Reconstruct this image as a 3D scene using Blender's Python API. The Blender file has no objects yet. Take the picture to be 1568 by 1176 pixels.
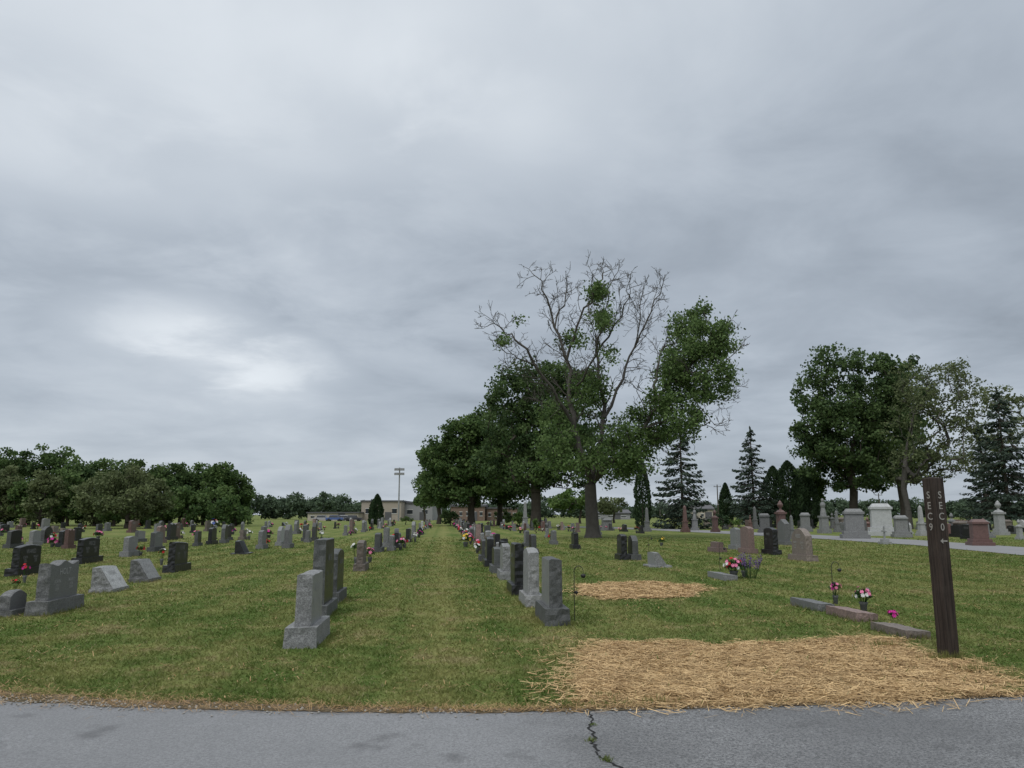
import bpy, bmesh, math, random
import numpy as np
from mathutils import Vector, Matrix, noise
random.seed(7)
RG=np.random.default_rng(11)
D=bpy.data; S=bpy.context.scene; COL=S.collection
F=1178.0; P=math.atan(200/F); CH=1.6
sp,cp=math.sin(P),math.cos(P)
def W(u,v,y):
    cx=(u-784)/F; cy=(588-v)/F; d=cp-cy*sp
    return np.array((y*cx/d,y,CH+y*(sp+cy*cp)/d))
def G(u,v):
    cx=(u-784)/F; cy=(588-v)/F; d=cp-cy*sp
    y=-CH*d/(sp+cy*cp)
    return (y*cx/d,y)
ROW=R5=math.radians(5.0)
# ---------------------------------------------------------------- materials
def newmat(name):
    m=D.materials.new(name); m.use_nodes=True
    nt=m.node_tree; nt.nodes.clear()
    return m,nt
class NT:
    def __init__(s,nt): s.nt=nt
    def n(s,t,**k):
        x=s.nt.nodes.new(t)
        for a,b in k.items(): setattr(x,a,b)
        return x
    def l(s,a,b): s.nt.links.new(a,b)
    def inp(s,sock,v):
        if hasattr(v,'is_output') or isinstance(v,bpy.types.NodeSocket): s.l(v,sock)
        elif isinstance(v,(tuple,list)) and len(v)==3 and sock.type=='RGBA': sock.default_value=(*v,1)
        else: sock.default_value=v
    def math(s,op,a,b=0.0,c=None,clamp=False):
        x=s.n('ShaderNodeMath',operation=op,use_clamp=clamp)
        s.inp(x.inputs[0],a); s.inp(x.inputs[1],b)
        if c is not None: s.inp(x.inputs[2],c)
        return x.outputs[0]
    def mix(s,f,a,b,blend='MIX'):
        x=s.n('ShaderNodeMix',data_type='RGBA',blend_type=blend)
        s.inp(x.inputs[0],f); s.inp(x.inputs[6],a); s.inp(x.inputs[7],b)
        return x.outputs[2]
    def noise(s,vec,scale,detail=3,rough=0.55,dist=0.0):
        x=s.n('ShaderNodeTexNoise'); s.l(vec,x.inputs['Vector'])
        x.inputs['Scale'].default_value=scale; x.inputs['Detail'].default_value=detail
        x.inputs['Roughness'].default_value=rough; x.inputs['Distortion'].default_value=dist
        return x.outputs['Fac']
    def ramp(s,f,stops,interp='LINEAR'):
        x=s.n('ShaderNodeValToRGB'); s.l(f,x.inputs[0]); cr=x.color_ramp; cr.interpolation=interp
        while len(cr.elements)<len(stops): cr.elements.new(0.5)
        for e,(p,c) in zip(cr.elements,stops):
            e.position=p; e.color=(c,c,c,1) if isinstance(c,(int,float)) else (*c,1)
        return x.outputs[0]
    def smooth(s,f,a,b):
        x=s.n('ShaderNodeMapRange',interpolation_type='SMOOTHSTEP'); s.inp(x.inputs[0],f)
        x.inputs[1].default_value=a; x.inputs[2].default_value=b
        return x.outputs[0]
    def out(s,col,rough=0.9,bump=None,bs=0.3,bd=0.01,spec=0.3,transl=0.0,metal=0.0):
        p=s.n('ShaderNodeBsdfPrincipled'); s.inp(p.inputs['Base Color'],col)
        s.inp(p.inputs['Roughness'],rough); p.inputs['Specular IOR Level'].default_value=spec
        p.inputs['Metallic'].default_value=metal
        if bump is not None:
            b=s.n('ShaderNodeBump'); b.inputs['Strength'].default_value=bs; b.inputs['Distance'].default_value=bd
            s.l(bump,b.inputs['Height']); s.l(b.outputs[0],p.inputs['Normal'])
        o=s.n('ShaderNodeOutputMaterial'); sh=p.outputs[0]
        if transl>0:
            t=s.n('ShaderNodeBsdfTranslucent'); s.inp(t.inputs[0],col)
            m=s.n('ShaderNodeMixShader'); m.inputs[0].default_value=transl
            s.l(sh,m.inputs[1]); s.l(t.outputs[0],m.inputs[2]); sh=m.outputs[0]
        s.l(sh,o.inputs[0])
def plain(name,col,rough=0.8,var=0.25,scale=8,bump=0.0,spec=0.3,metal=0.0,transl=0.0):
    m,nt=newmat(name); N=NT(nt)
    tc=N.n('ShaderNodeTexCoord').outputs['Object']
    f=N.noise(tc,scale,3)
    c=N.mix(f,tuple(c*(1-var) for c in col),tuple(min(1,c*(1+var)) for c in col))
    N.out(c,rough,f if bump else None,bump,0.01,spec,metal=metal,transl=transl)
    return m
def granite(name,col,speck,rough=0.6,spec=0.4,bs=0.3,stain=0.35):
    m,nt=newmat(name); N=NT(nt)
    tc=N.n('ShaderNodeTexCoord').outputs['Object']
    f1=N.noise(tc,90,2,0.7); f2=N.noise(tc,4,3,0.6); f3=N.noise(tc,28,3,0.7)
    c=N.mix(N.smooth(f1,0.42,0.60),col,speck)
    c=N.mix(N.math('MULTIPLY',N.smooth(f2,0.4,0.75),stain),c,tuple(x*0.4 for x in col))
    c=N.mix(N.math('MULTIPLY',N.smooth(f3,0.45,0.7),0.4),c,tuple(min(1,x*1.8) for x in col))
    oi=N.n('ShaderNodeObjectInfo').outputs['Random']
    hs=N.n('ShaderNodeHueSaturation'); N.l(c,hs.inputs['Color'])
    N.l(N.math('MULTIPLY_ADD',oi,0.6,0.7),hs.inputs['Value'])
    N.out(hs.outputs[0],rough,f3,bs,0.02,spec)
    return m
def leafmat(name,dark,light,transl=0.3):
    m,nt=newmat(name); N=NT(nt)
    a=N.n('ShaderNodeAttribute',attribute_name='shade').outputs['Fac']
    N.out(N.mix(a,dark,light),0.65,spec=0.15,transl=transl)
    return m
M={}
M['bark']=plain('bark',(0.07,0.06,0.05),0.95,0.4,3,0.6,0.1)
M['barkdead']=plain('bark_grey',(0.076,0.070,0.063),0.95,0.4,3,0.6,0.1)
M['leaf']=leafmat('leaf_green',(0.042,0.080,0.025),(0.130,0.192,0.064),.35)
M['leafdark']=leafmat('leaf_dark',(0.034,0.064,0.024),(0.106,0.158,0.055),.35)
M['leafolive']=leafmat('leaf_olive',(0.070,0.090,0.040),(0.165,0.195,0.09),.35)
M['leafbright']=leafmat('leaf_bright',(0.045,0.088,0.02),(0.14,0.21,0.06))
M['needle']=leafmat('needle',(0.022,0.037,0.027),(0.072,0.098,0.070),0.15)
M['arbor']=leafmat('arbor',(0.016,0.032,0.015),(0.052,0.086,0.037),0.15)
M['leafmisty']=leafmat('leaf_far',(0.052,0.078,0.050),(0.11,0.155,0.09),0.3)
M['g_grey']=granite('granite_grey',(0.165,0.168,0.166),(0.08,0.08,0.082))
M['g_light']=granite('granite_light',(0.30,0.305,0.30),(0.18,0.18,0.182))
M['g_dark']=granite('granite_dark',(0.040,0.043,0.043),(0.085,0.088,0.086))
M['g_black']=granite('granite_black',(0.010,0.011,0.011),(0.020,0.020,0.021),0.3,0.35,0.02,0.1)
M['g_greyface']=granite('granite_grey_polished',(0.12,0.124,0.128),(0.21,0.21,0.213),0.4,0.35,0.02,0.15)
M['g_pink']=granite('granite_pink',(0.20,0.14,0.122),(0.105,0.075,0.07))
M['g_red']=granite('granite_red',(0.135,0.078,0.068),(0.075,0.042,0.038),0.4)
M['g_brown']=granite('granite_brown',(0.155,0.128,0.108),(0.09,0.075,0.066))
M['g_white']=granite('marble_white',(0.36,0.37,0.37),(0.28,0.285,0.29))
M['engrave']=plain('engraved_letters',(0.15,0.15,0.15),0.9,0.1)
M['engraved']=plain('engraved_light',(0.30,0.30,0.30),0.9,0.1)
M['iron']=plain('black_iron',(0.02,0.02,0.02),0.5,0.2)
M['green']=leafmat('stem_green',(0.02,0.05,0.015),(0.07,0.13,0.04))
for k,c in dict(pink=(0.65,0.20,0.34),red=(0.45,0.02,0.03),white=(0.65,0.65,0.63),magenta=(0.5,0.03,0.26),purple=(0.12,0.07,0.2),
                yellow=(0.60,0.42,0.06),blue=(0.08,0.13,0.36),peach=(0.65,0.33,0.25)).items():
    M['f_'+k]=plain('petal_'+k,c,0.8,0.2,20)
def grassmat(name,blade):
    m,nt=newmat(name); N=NT(nt)
    pos=N.n('ShaderNodeNewGeometry').outputs['Position']
    sx=N.n('ShaderNodeSeparateXYZ'); N.l(pos,sx.inputs[0])
    s=N.math('ADD',N.math('MULTIPLY',sx.outputs[0],math.cos(ROW)),N.math('MULTIPLY',sx.outputs[1],math.sin(ROW)))
    n0=N.noise(pos,0.13,2); n1=N.noise(pos,0.75,3,0.65); n2=N.noise(pos,4.5,2,0.7)
    s2=N.math('ADD',s,N.math('MULTIPLY',n1,0.18))
    st=N.smooth(N.math('SINE',N.math('MULTIPLY',s2,2*math.pi/1.35)),-0.5,0.5)
    k=N.math('ADD',N.math('MULTIPLY',N.math('SUBTRACT',n1,0.5),2.6),0.30)
    k=N.math('ADD',k,N.math('MULTIPLY',N.math('SUBTRACT',n2,0.5),1.6))
    k=N.math('ADD',k,N.math('MULTIPLY',N.math('SUBTRACT',n0,0.5),1.5))
    k=N.math('ADD',k,N.math('MULTIPLY',st,0.34))
    ais=N.smooth(N.math('ABSOLUTE',N.math('ADD',s,0.15)),0.55,0.1)
    k=N.math('ADD',k,N.math('MULTIPLY',ais,0.45),clamp=True)
    c=N.mix(k,(0.080,0.128,0.026),(0.225,0.222,0.078))
    brown=N.math('MULTIPLY',N.smooth(N.math('ADD',n1,N.math('MULTIPLY',n2,0.4)),0.77,0.88),0.65)
    c=N.mix(brown,c,(0.27,0.215,0.115))
    if blade:
        a=N.n('ShaderNodeAttribute',attribute_name='shade').outputs['Fac']
        c=N.mix(a,N.mix(0.25,c,(0.035,0.050,0.014)),N.mix(0.20,c,(0.27,0.30,0.10)))
        c=N.mix(N.math('MULTIPLY',N.math('GREATER_THAN',a,0.945),0.6),c,(0.36,0.31,0.18))
        N.out(c,0.75,spec=0.15,transl=0.4)
    else:
        n3=N.noise(pos,45,2,0.7); n5=N.noise(pos,1.9,3,0.8)
        c=N.mix(0.25,c,N.mix(n5,(0.035,0.06,0.014),(0.10,0.13,0.032)))
        c=N.mix(N.smooth(n3,0.3,0.65),N.mix(0.3,c,(0.035,0.05,0.015)),c)
        N.out(c,0.95,N.math('ADD',n3,n2),0.6,0.04,0.1)
    return m
M['ground']=grassmat('grass_ground',False); M['blade']=grassmat('grass_blades',True)
def roadmat():
    m,nt=newmat('asphalt'); N=NT(nt)
    pos=N.n('ShaderNodeNewGeometry').outputs['Position']
    n1=N.noise(pos,0.5,4,0.6); n2=N.noise(pos,9,3,0.7); n3=N.noise(pos,48,4,0.9); n4=N.noise(pos,120,2,0.8)
    sx=N.n('ShaderNodeSeparateXYZ'); N.l(pos,sx.inputs[0])
    c=N.mix(N.smooth(n3,0.40,0.60),(0.055,0.056,0.058),(0.225,0.228,0.232))
    c=N.mix(N.math('MULTIPLY',N.smooth(n4,0.56,0.62),0.6),c,(0.38,0.38,0.38))
    c=N.mix(N.math('MULTIPLY',N.smooth(N.math('ADD',n1,N.math('MULTIPLY',n2,0.35)),0.5,0.85),0.5),c,(0.085,0.086,0.088))
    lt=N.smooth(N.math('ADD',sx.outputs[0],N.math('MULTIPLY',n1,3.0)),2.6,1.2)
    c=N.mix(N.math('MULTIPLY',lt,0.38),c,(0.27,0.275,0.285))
    st=N.math('MULTIPLY',N.smooth(N.noise(pos,1.7,3),0.58,0.70),0.5)
    c=N.mix(st,c,(0.06,0.06,0.062))
    N.out(c,0.75,N.math('ADD',n3,n4),0.8,0.008,0.3)
    return m
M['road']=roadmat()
M['road2']=plain('far_road_asphalt',(0.19,0.19,0.195),0.9,0.15,.4)
def dirtmat():
    m,nt=newmat('dirt_thatch'); N=NT(nt)
    pos=N.n('ShaderNodeNewGeometry').outputs['Position']
    n1=N.noise(pos,4,3,0.7); n2=N.noise(pos,50,3,0.8)
    c=N.mix(N.smooth(n1,0.35,0.65),(0.11,0.09,0.05),(0.22,0.17,0.115))
    c=N.mix(N.smooth(n2,0.35,0.7),N.mix(0.6,c,(0.03,0.025,0.018)),c)
    N.out(c,0.95,n2,0.8,0.02,0.1); return m
M['dirt']=dirtmat()
def strawmat():
    m,nt=newmat('straw'); N=NT(nt)
    a=N.n('ShaderNodeAttribute',attribute_name='shade').outputs['Fac']
    pos=N.n('ShaderNodeNewGeometry').outputs['Position']
    c=N.mix(a,(0.25,0.15,0.06),(0.64,0.455,0.235))
    c=N.mix(N.math('MULTIPLY',N.smooth(N.noise(pos,2.5,3),0.45,0.7),0.5),c,(0.28,0.175,0.08))
    N.out(c,0.7,spec=0.3); return m
M['straw']=strawmat()
def strawbase():
    m,nt=newmat('straw_litter'); N=NT(nt)
    pos=N.n('ShaderNodeNewGeometry').outputs['Position']
    n2=N.noise(pos,35,3,0.8)
    N.out(N.mix(N.smooth(n2,0.3,0.7),(0.12,0.08,0.035),(0.36,0.24,0.12)),0.95,n2,0.8,0.02,0.1); return m
M['strawbase']=strawbase()
M['crack_black']=plain('crack_dark',(0.012,0.012,0.012),0.9,0.4,30)  # near-black colour of the thin strip drawn over the asphalt as the crack
M['pebble']=plain('pebble',(0.26,0.25,0.23),0.9,0.5,3)
# ---------------------------------------------------------------- mesh helpers
class Acc:
    def __init__(s): s.V=[];s.Q=[];s.I=[];s.H=[];s.n=0
    def add(s,V,Q,mi,sh):
        V=np.asarray(V,float);Q=np.asarray(Q,int)
        s.V.append(V);s.Q.append(Q+s.n);s.n+=len(V)
        s.I.append(np.full(len(Q),mi));s.H.append(np.broadcast_to(np.asarray(sh,float),(len(Q),)))
    def tube(s,pts,rad,k,mi,sh=0.5):
        pts=np.asarray(pts,float); n=len(pts)
        t=np.gradient(pts,axis=0); t/=np.linalg.norm(t,axis=1)[:,None]+1e-9
        ref=np.array((1,0,0.01)) if abs(t[0][0])<0.8 else np.array((0,1,0.01))
        a=np.cross(t,ref); a/=np.linalg.norm(a,axis=1)[:,None]+1e-9; b=np.cross(t,a)
        th=np.arange(k)*2*math.pi/k
        V=(pts[:,None,:]+np.asarray(rad)[:,None,None]*(np.cos(th)[None,:,None]*a[:,None,:]+np.sin(th)[None,:,None]*b[:,None,:])).reshape(-1,3)
        i=np.arange(n-1)[:,None]*k; j=np.arange(k)[None,:]; j2=(j+1)%k
        Q=np.stack([i+j,i+j2,i+k+j2,i+k+j],-1).reshape(-1,4)
        s.add(V,Q,mi,sh)
    def leaves(s,C,size,mi,sh,asp=0.32,A=None,rng=RG):
        C=np.asarray(C,float); N=len(C)
        if N==0: return
        if A is None:
            A=rng.normal(size=(N,3))
        A=A/(np.linalg.norm(A,axis=1)[:,None]+1e-9)
        B=np.cross(A,rng.normal(size=(N,3))); B/=np.linalg.norm(B,axis=1)[:,None]+1e-9
        z=(np.asarray(size)*np.ones(N))[:,None]*rng.uniform(0.65,1.35,(N,1))
        V=np.stack([C-A*z*.5,C+B*z*asp,C+A*z*.5,C-B*z*asp],1).reshape(-1,3)
        s.add(V,np.arange(4*N).reshape(-1,4),mi,sh)
    def build(s,name,mats,loc=(0,0,0),smooth_mi=None):
        V=np.concatenate(s.V);Q=np.concatenate(s.Q);I=np.concatenate(s.I);H=np.concatenate(s.H)
        V=V-np.asarray(loc,float)[None,:]
        me=D.meshes.new(name)
        me.vertices.add(len(V)); me.vertices.foreach_set('co',V.astype(np.float32).ravel())
        me.loops.add(len(Q)*4); me.loops.foreach_set('vertex_index',Q.astype(np.int32).ravel())
        me.polygons.add(len(Q)); me.polygons.foreach_set('loop_start',(np.arange(len(Q))*4).astype(np.int32))
        me.polygons.foreach_set('material_index',I.astype(np.int32))
        if smooth_mi is not None: me.polygons.foreach_set('use_smooth',(I==smooth_mi))
        a=me.attributes.new('shade','FLOAT','FACE'); a.data.foreach_set('value',H.astype(np.float32))
        for m in mats: me.materials.append(M[m])
        me.update(calc_edges=True)
        ob=D.objects.new(name,me); ob.location=loc; COL.objects.link(ob); return ob
class MB:
    def __init__(s): s.v=[];s.f=[];s.m=[]
    def add(s,V,Fs,mi):
        o=len(s.v); s.v+= [tuple(x) for x in V]
        for i,f in enumerate(Fs):
            s.f.append([o+a for a in f]); s.m.append(mi if isinstance(mi,int) else mi[i])
    def box(s,c,d,mi=0,tx=1.0,ty=None):
        ty=tx if ty is None else ty
        x,y,z=c;a,b,h=d[0]/2,d[1]/2,d[2]
        V=[(x-a,y-b,z),(x+a,y-b,z),(x+a,y+b,z),(x-a,y+b,z),(x-a*tx,y-b*ty,z+h),(x+a*tx,y-b*ty,z+h),(x+a*tx,y+b*ty,z+h),(x-a*tx,y+b*ty,z+h)]
        s.add(V,[(3,2,1,0),(4,5,6,7),(0,1,5,4),(1,2,6,5),(2,3,7,6),(3,0,4,7)],mi)
    def lathe(s,prof,seg=16,mi=0,c=(0,0,0)):
        V=[];Fs=[]
        for r,z in prof:
            for i in range(seg):
                t=2*math.pi*i/seg; V.append((c[0]+r*math.cos(t),c[1]+r*math.sin(t),c[2]+z))
        for j in range(len(prof)-1):
            for i in range(seg): Fs.append((j*seg+i,j*seg+(i+1)%seg,(j+1)*seg+(i+1)%seg,(j+1)*seg+i))
        Fs.append(tuple(range(seg))[::-1]); Fs.append(tuple((len(prof)-1)*seg+i for i in range(seg)))
        s.add(V,Fs,mi)
    def mesh(s,name,mats,bevel=0):
        me=D.meshes.new(name); me.from_pydata(s.v,[],s.f)
        for m in mats: me.materials.append(M[m])
        me.polygons.foreach_set('material_index',s.m); me.update()
        if bevel:
            bm=bmesh.new(); bm.from_mesh(me)
            bmesh.ops.bevel(bm,geom=[e for e in bm.edges if len(e.link_faces)==2 and e.calc_face_angle(0)>0.5],offset=bevel,segments=2,affect='EDGES',profile=0.6)
            bm.to_mesh(me); bm.free()
        return me
def put(name,me,loc=(0,0,0),rz=0.0,sc=1.0,parent=None):
    ob=D.objects.new(name,me); ob.location=loc; ob.rotation_euler=(0,0,rz)
    ob.scale=(sc,sc,sc) if not isinstance(sc,tuple) else sc
    COL.objects.link(ob)
    if parent: ob.parent=parent
    return ob
def empty(name,loc,rz=0):
    e=D.objects.new(name,None); e.empty_display_size=0.3; e.location=loc; e.rotation_euler=(0,0,rz); COL.objects.link(e); return e
_tc={}
def text_geo(t,size):
    if (t,size) in _tc: return _tc[(t,size)]
    c=D.curves.new('t','FONT'); c.body=t; c.size=size; c.align_x='CENTER'; c.align_y='CENTER'; c.offset=size*0.008; c.resolution_u=3
    o=D.objects.new('t',c); COL.objects.link(o)
    dg=bpy.context.evaluated_depsgraph_get(); me=D.meshes.new_from_object(o.evaluated_get(dg))
    r=([tuple(v.co) for v in me.vertices],[tuple(p.vertices) for p in me.polygons])
    D.objects.remove(o); D.meshes.remove(me); D.curves.remove(c); _tc[(t,size)]=r; return r
def text_on(mb,t,size,org,right,mi):
    V,Fs=text_geo(t,size)
    mb.add([(org[0]+right[0]*x,org[1]+right[1]*x,org[2]+y) for x,y,z in V],Fs,mi)
# ---------------------------------------------------------------- world
w=D.worlds.new('World'); S.world=w; w.use_nodes=True; nt=w.node_tree; nt.nodes.clear(); N=NT(nt)
SUN_EL=math.radians(58); SUN_AZ=math.radians(-150)
sky=N.n('ShaderNodeTexSky',sky_type='NISHITA'); sky.sun_disc=False; sky.sun_elevation=SUN_EL; sky.sun_rotation=SUN_AZ
b1=N.n('ShaderNodeBackground'); N.l(sky.outputs[0],b1.inputs[0]); b1.inputs[1].default_value=0.08
dirv=N.n('ShaderNodeTexCoord').outputs['Generated']
sx=N.n('ShaderNodeSeparateXYZ'); N.l(dirv,sx.inputs[0]); X,Y,Z=sx.outputs
zz=N.math('ADD',N.math('MAXIMUM',Z,0.0),0.16)
cb=N.n('ShaderNodeCombineXYZ'); N.l(N.math('DIVIDE',X,zz),cb.inputs[0]); N.l(N.math('DIVIDE',Y,zz),cb.inputs[1]); cb.inputs[2].default_value=3.7
pv=cb.outputs[0]
nA=N.noise(pv,0.75,3,0.5,0.4); nB=N.noise(pv,2.4,5,0.58,0.3); nC=N.noise(dirv,2.6,3,0.5,0.3)
base=N.ramp(Z,[(0.0,0.55),(0.05,0.54),(0.13,0.51),(0.25,0.50),(0.38,0.54),(0.5,0.63),(0.62,0.70),(1.0,0.72)])
c=N.math('ADD',base,N.math('MULTIPLY',N.math('SUBTRACT',nA,0.5),0.36))
c=N.math('ADD',c,N.math('MULTIPLY',N.math('SUBTRACT',nB,0.5),0.24))
c=N.math('ADD',c,N.math('MULTIPLY',N.math('SUBTRACT',nC,0.5),0.24))
c=N.math('SUBTRACT',c,N.math('MULTIPLY',X,0.08))
def spot(u,v,rad,amp,c):
    cx=(u-784)/F; cy=(588-v)/F
    d=Vector((cx,cp-cy*sp,sp+cy*cp)).normalized()
    vs=N.n('ShaderNodeVectorMath',operation='SUBTRACT'); N.l(dirv,vs.inputs[0]); vs.inputs[1].default_value=d
    vm=N.n('ShaderNodeVectorMath',operation='MULTIPLY'); N.l(vs.outputs[0],vm.inputs[0]); vm.inputs[1].default_value=(0.6,0.6,1.25)
    le=N.n('ShaderNodeVectorMath',operation='LENGTH'); N.l(vm.outputs[0],le.inputs[0])
    dd=N.math('ADD',le.outputs['Value'],N.math('MULTIPLY',N.math('SUBTRACT',nB,0.5),rad*2.4))
    return N.math('ADD',c,N.math('MULTIPLY',N.smooth(dd,rad,0.0),amp))
for q in [(240,500,0.07,0.24),(315,540,0.06,0.14),(405,575,0.065,0.24),(60,235,0.12,0.13),(795,190,0.12,0.12),(430,60,0.2,0.10),(120,80,0.25,0.06),
          (560,400,0.16,-0.06),(1200,430,0.3,-0.03),(130,400,0.14,-0.06)]:
    c=spot(*q,c)
c=N.math('MAXIMUM',c,0.34)
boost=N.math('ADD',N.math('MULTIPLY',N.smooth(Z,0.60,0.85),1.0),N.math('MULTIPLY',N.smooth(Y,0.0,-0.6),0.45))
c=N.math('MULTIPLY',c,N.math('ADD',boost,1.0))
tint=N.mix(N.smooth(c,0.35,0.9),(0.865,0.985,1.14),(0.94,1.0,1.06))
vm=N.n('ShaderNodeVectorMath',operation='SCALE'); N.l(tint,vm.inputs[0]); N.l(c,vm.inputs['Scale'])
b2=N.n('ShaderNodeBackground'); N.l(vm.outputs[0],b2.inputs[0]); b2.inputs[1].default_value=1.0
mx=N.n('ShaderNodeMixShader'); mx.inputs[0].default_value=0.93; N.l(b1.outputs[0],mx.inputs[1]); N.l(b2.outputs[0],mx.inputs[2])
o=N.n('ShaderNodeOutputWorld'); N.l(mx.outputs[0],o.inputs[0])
sl=D.lights.new('sun','SUN'); sl.energy=1.3; sl.angle=math.radians(35); sl.color=(1,0.96,0.9)
so=D.objects.new('sun',sl); COL.objects.link(so)
sd=Vector((math.sin(SUN_AZ)*math.cos(SUN_EL),math.cos(SUN_AZ)*math.cos(SUN_EL),math.sin(SUN_EL)))
so.rotation_euler=sd.to_track_quat('Z','Y').to_euler(); so.location=(0,0,50)
# ---------------------------------------------------------------- camera
cam=D.cameras.new('camera'); cam.sensor_width=36; cam.lens=36*F/1568; cam.clip_end=6000; cam.clip_start=0.05
co=D.objects.new('camera',cam); co.location=(0,0,CH); co.rotation_euler=(math.pi/2+P,0,0); COL.objects.link(co); S.camera=co
S.view_settings.view_transform='Standard'; S.view_settings.look='None'; S.view_settings.exposure=0
# ---------------------------------------------------------------- ground, roads
def sheet(name,pts,z,mat):
    me=D.meshes.new(name); me.from_pydata([(x,y,z) for x,y in pts],[],[tuple(range(len(pts)))]); me.materials.append(M[mat]); me.update()
    if me.polygons[0].normal.z<0: me.flip_normals()
    return put(name,me)
sheet('ground',[(-3000,-800),(3000,-800),(3000,4500),(-3000,4500)],0,'ground')
edge_px=[(-500,1035),(-200,1056),(0,1072),(200,1083),(400,1088),(600,1091),(800,1091),(1000,1086),(1200,1081),(1400,1073),(1568,1066),(1900,1050)]
edge=np.array([G(u,v) for u,v in edge_px]); edge=edge[np.argsort(edge[:,0])]
def ey(x): return np.interp(x,edge[:,0],edge[:,1])
def strip(name,xs,ya,yb,z,mat):
    V=[];Fs=[]
    for i,x in enumerate(xs):
        V+=[(x,ya[i],z),(x,yb[i],z)]
        if i: Fs.append((2*i-2,2*i,2*i+1,2*i-1))
    me=D.meshes.new(name); me.from_pydata(V,[],Fs); me.materials.append(M[mat]); me.update(); return put(name,me)
xs=np.arange(-40,40,0.06)
nz=lambda x,s,k:noise.noise(Vector((x*s,k,0)))
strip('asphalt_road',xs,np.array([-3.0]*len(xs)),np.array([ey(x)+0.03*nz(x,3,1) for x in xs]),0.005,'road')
def wid(x): return np.interp(x,[-4.5,-2,0,2],[0.32,0.22,0.12,0.06])
strip('dirt_verge',xs,np.array([ey(x)-0.035+0.06*nz(x,2.5,5)+0.04*nz(x,12,8) for x in xs]),
      np.array([ey(x)+wid(x)*(0.85+0.8*nz(x,1.3,9))+0.06*nz(x,9,2) for x in xs]),0.010,'dirt')
near=[(2000,905),(1568,851),(1400,835),(1250,825),(1100,817),(1000,812),(930,809),(860,807.5)]
far=[(2000,884),(1568,838.5),(1400,827),(1250,819.5),(1100,813),(1000,809.3),(930,807),(860,806)]
pn=[G(*p) for p in near]; pf=[G(*p) for p in far]
me=D.meshes.new('far_lane'); me.from_pydata([(x,y,0.02) for x,y in pn+pf],[],[(i,i+1,len(pn)+i+1,len(pn)+i) for i in range(len(pn)-1)])
me.materials.append(M['road2']); me.update(); put('cemetery_lane',me)
lanepoly=np.array(pn+pf[::-1])
lane=sorted([((a[1]+b[1])/2,(a[0]+b[0])/2) for a,b in zip(pn,pf)])
def lanex(y): return np.interp(y,[a for a,b in lane],[b for a,b in lane])
cp_=[(903,1092),(909,1104),(904,1116),(911,1128),(906,1138),(916,1148),(913,1156),(928,1164),(940,1172),(958,1182),(990,1200)]
pts=[]
for (a,b),(c2,d) in zip(cp_[:-1],cp_[1:]):
    for t in np.linspace(0,1,6)[:-1]:
        x,y=G(a+(c2-a)*t,b+(d-b)*t); pts.append((x+random.uniform(-.02,.02),y))
V=[];Fs=[]
for i,(x,y) in enumerate(pts):
    h=random.uniform(0.004,0.013); V+=[(x-h,y,0.009),(x+h,y,0.009)]
    if i: Fs.append((2*i-2,2*i-1,2*i+1,2*i))
me=D.meshes.new('road_crack'); me.from_pydata(V,[],Fs); me.materials.append(M['crack_black']); me.update(); put('road_crack',me)
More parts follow.
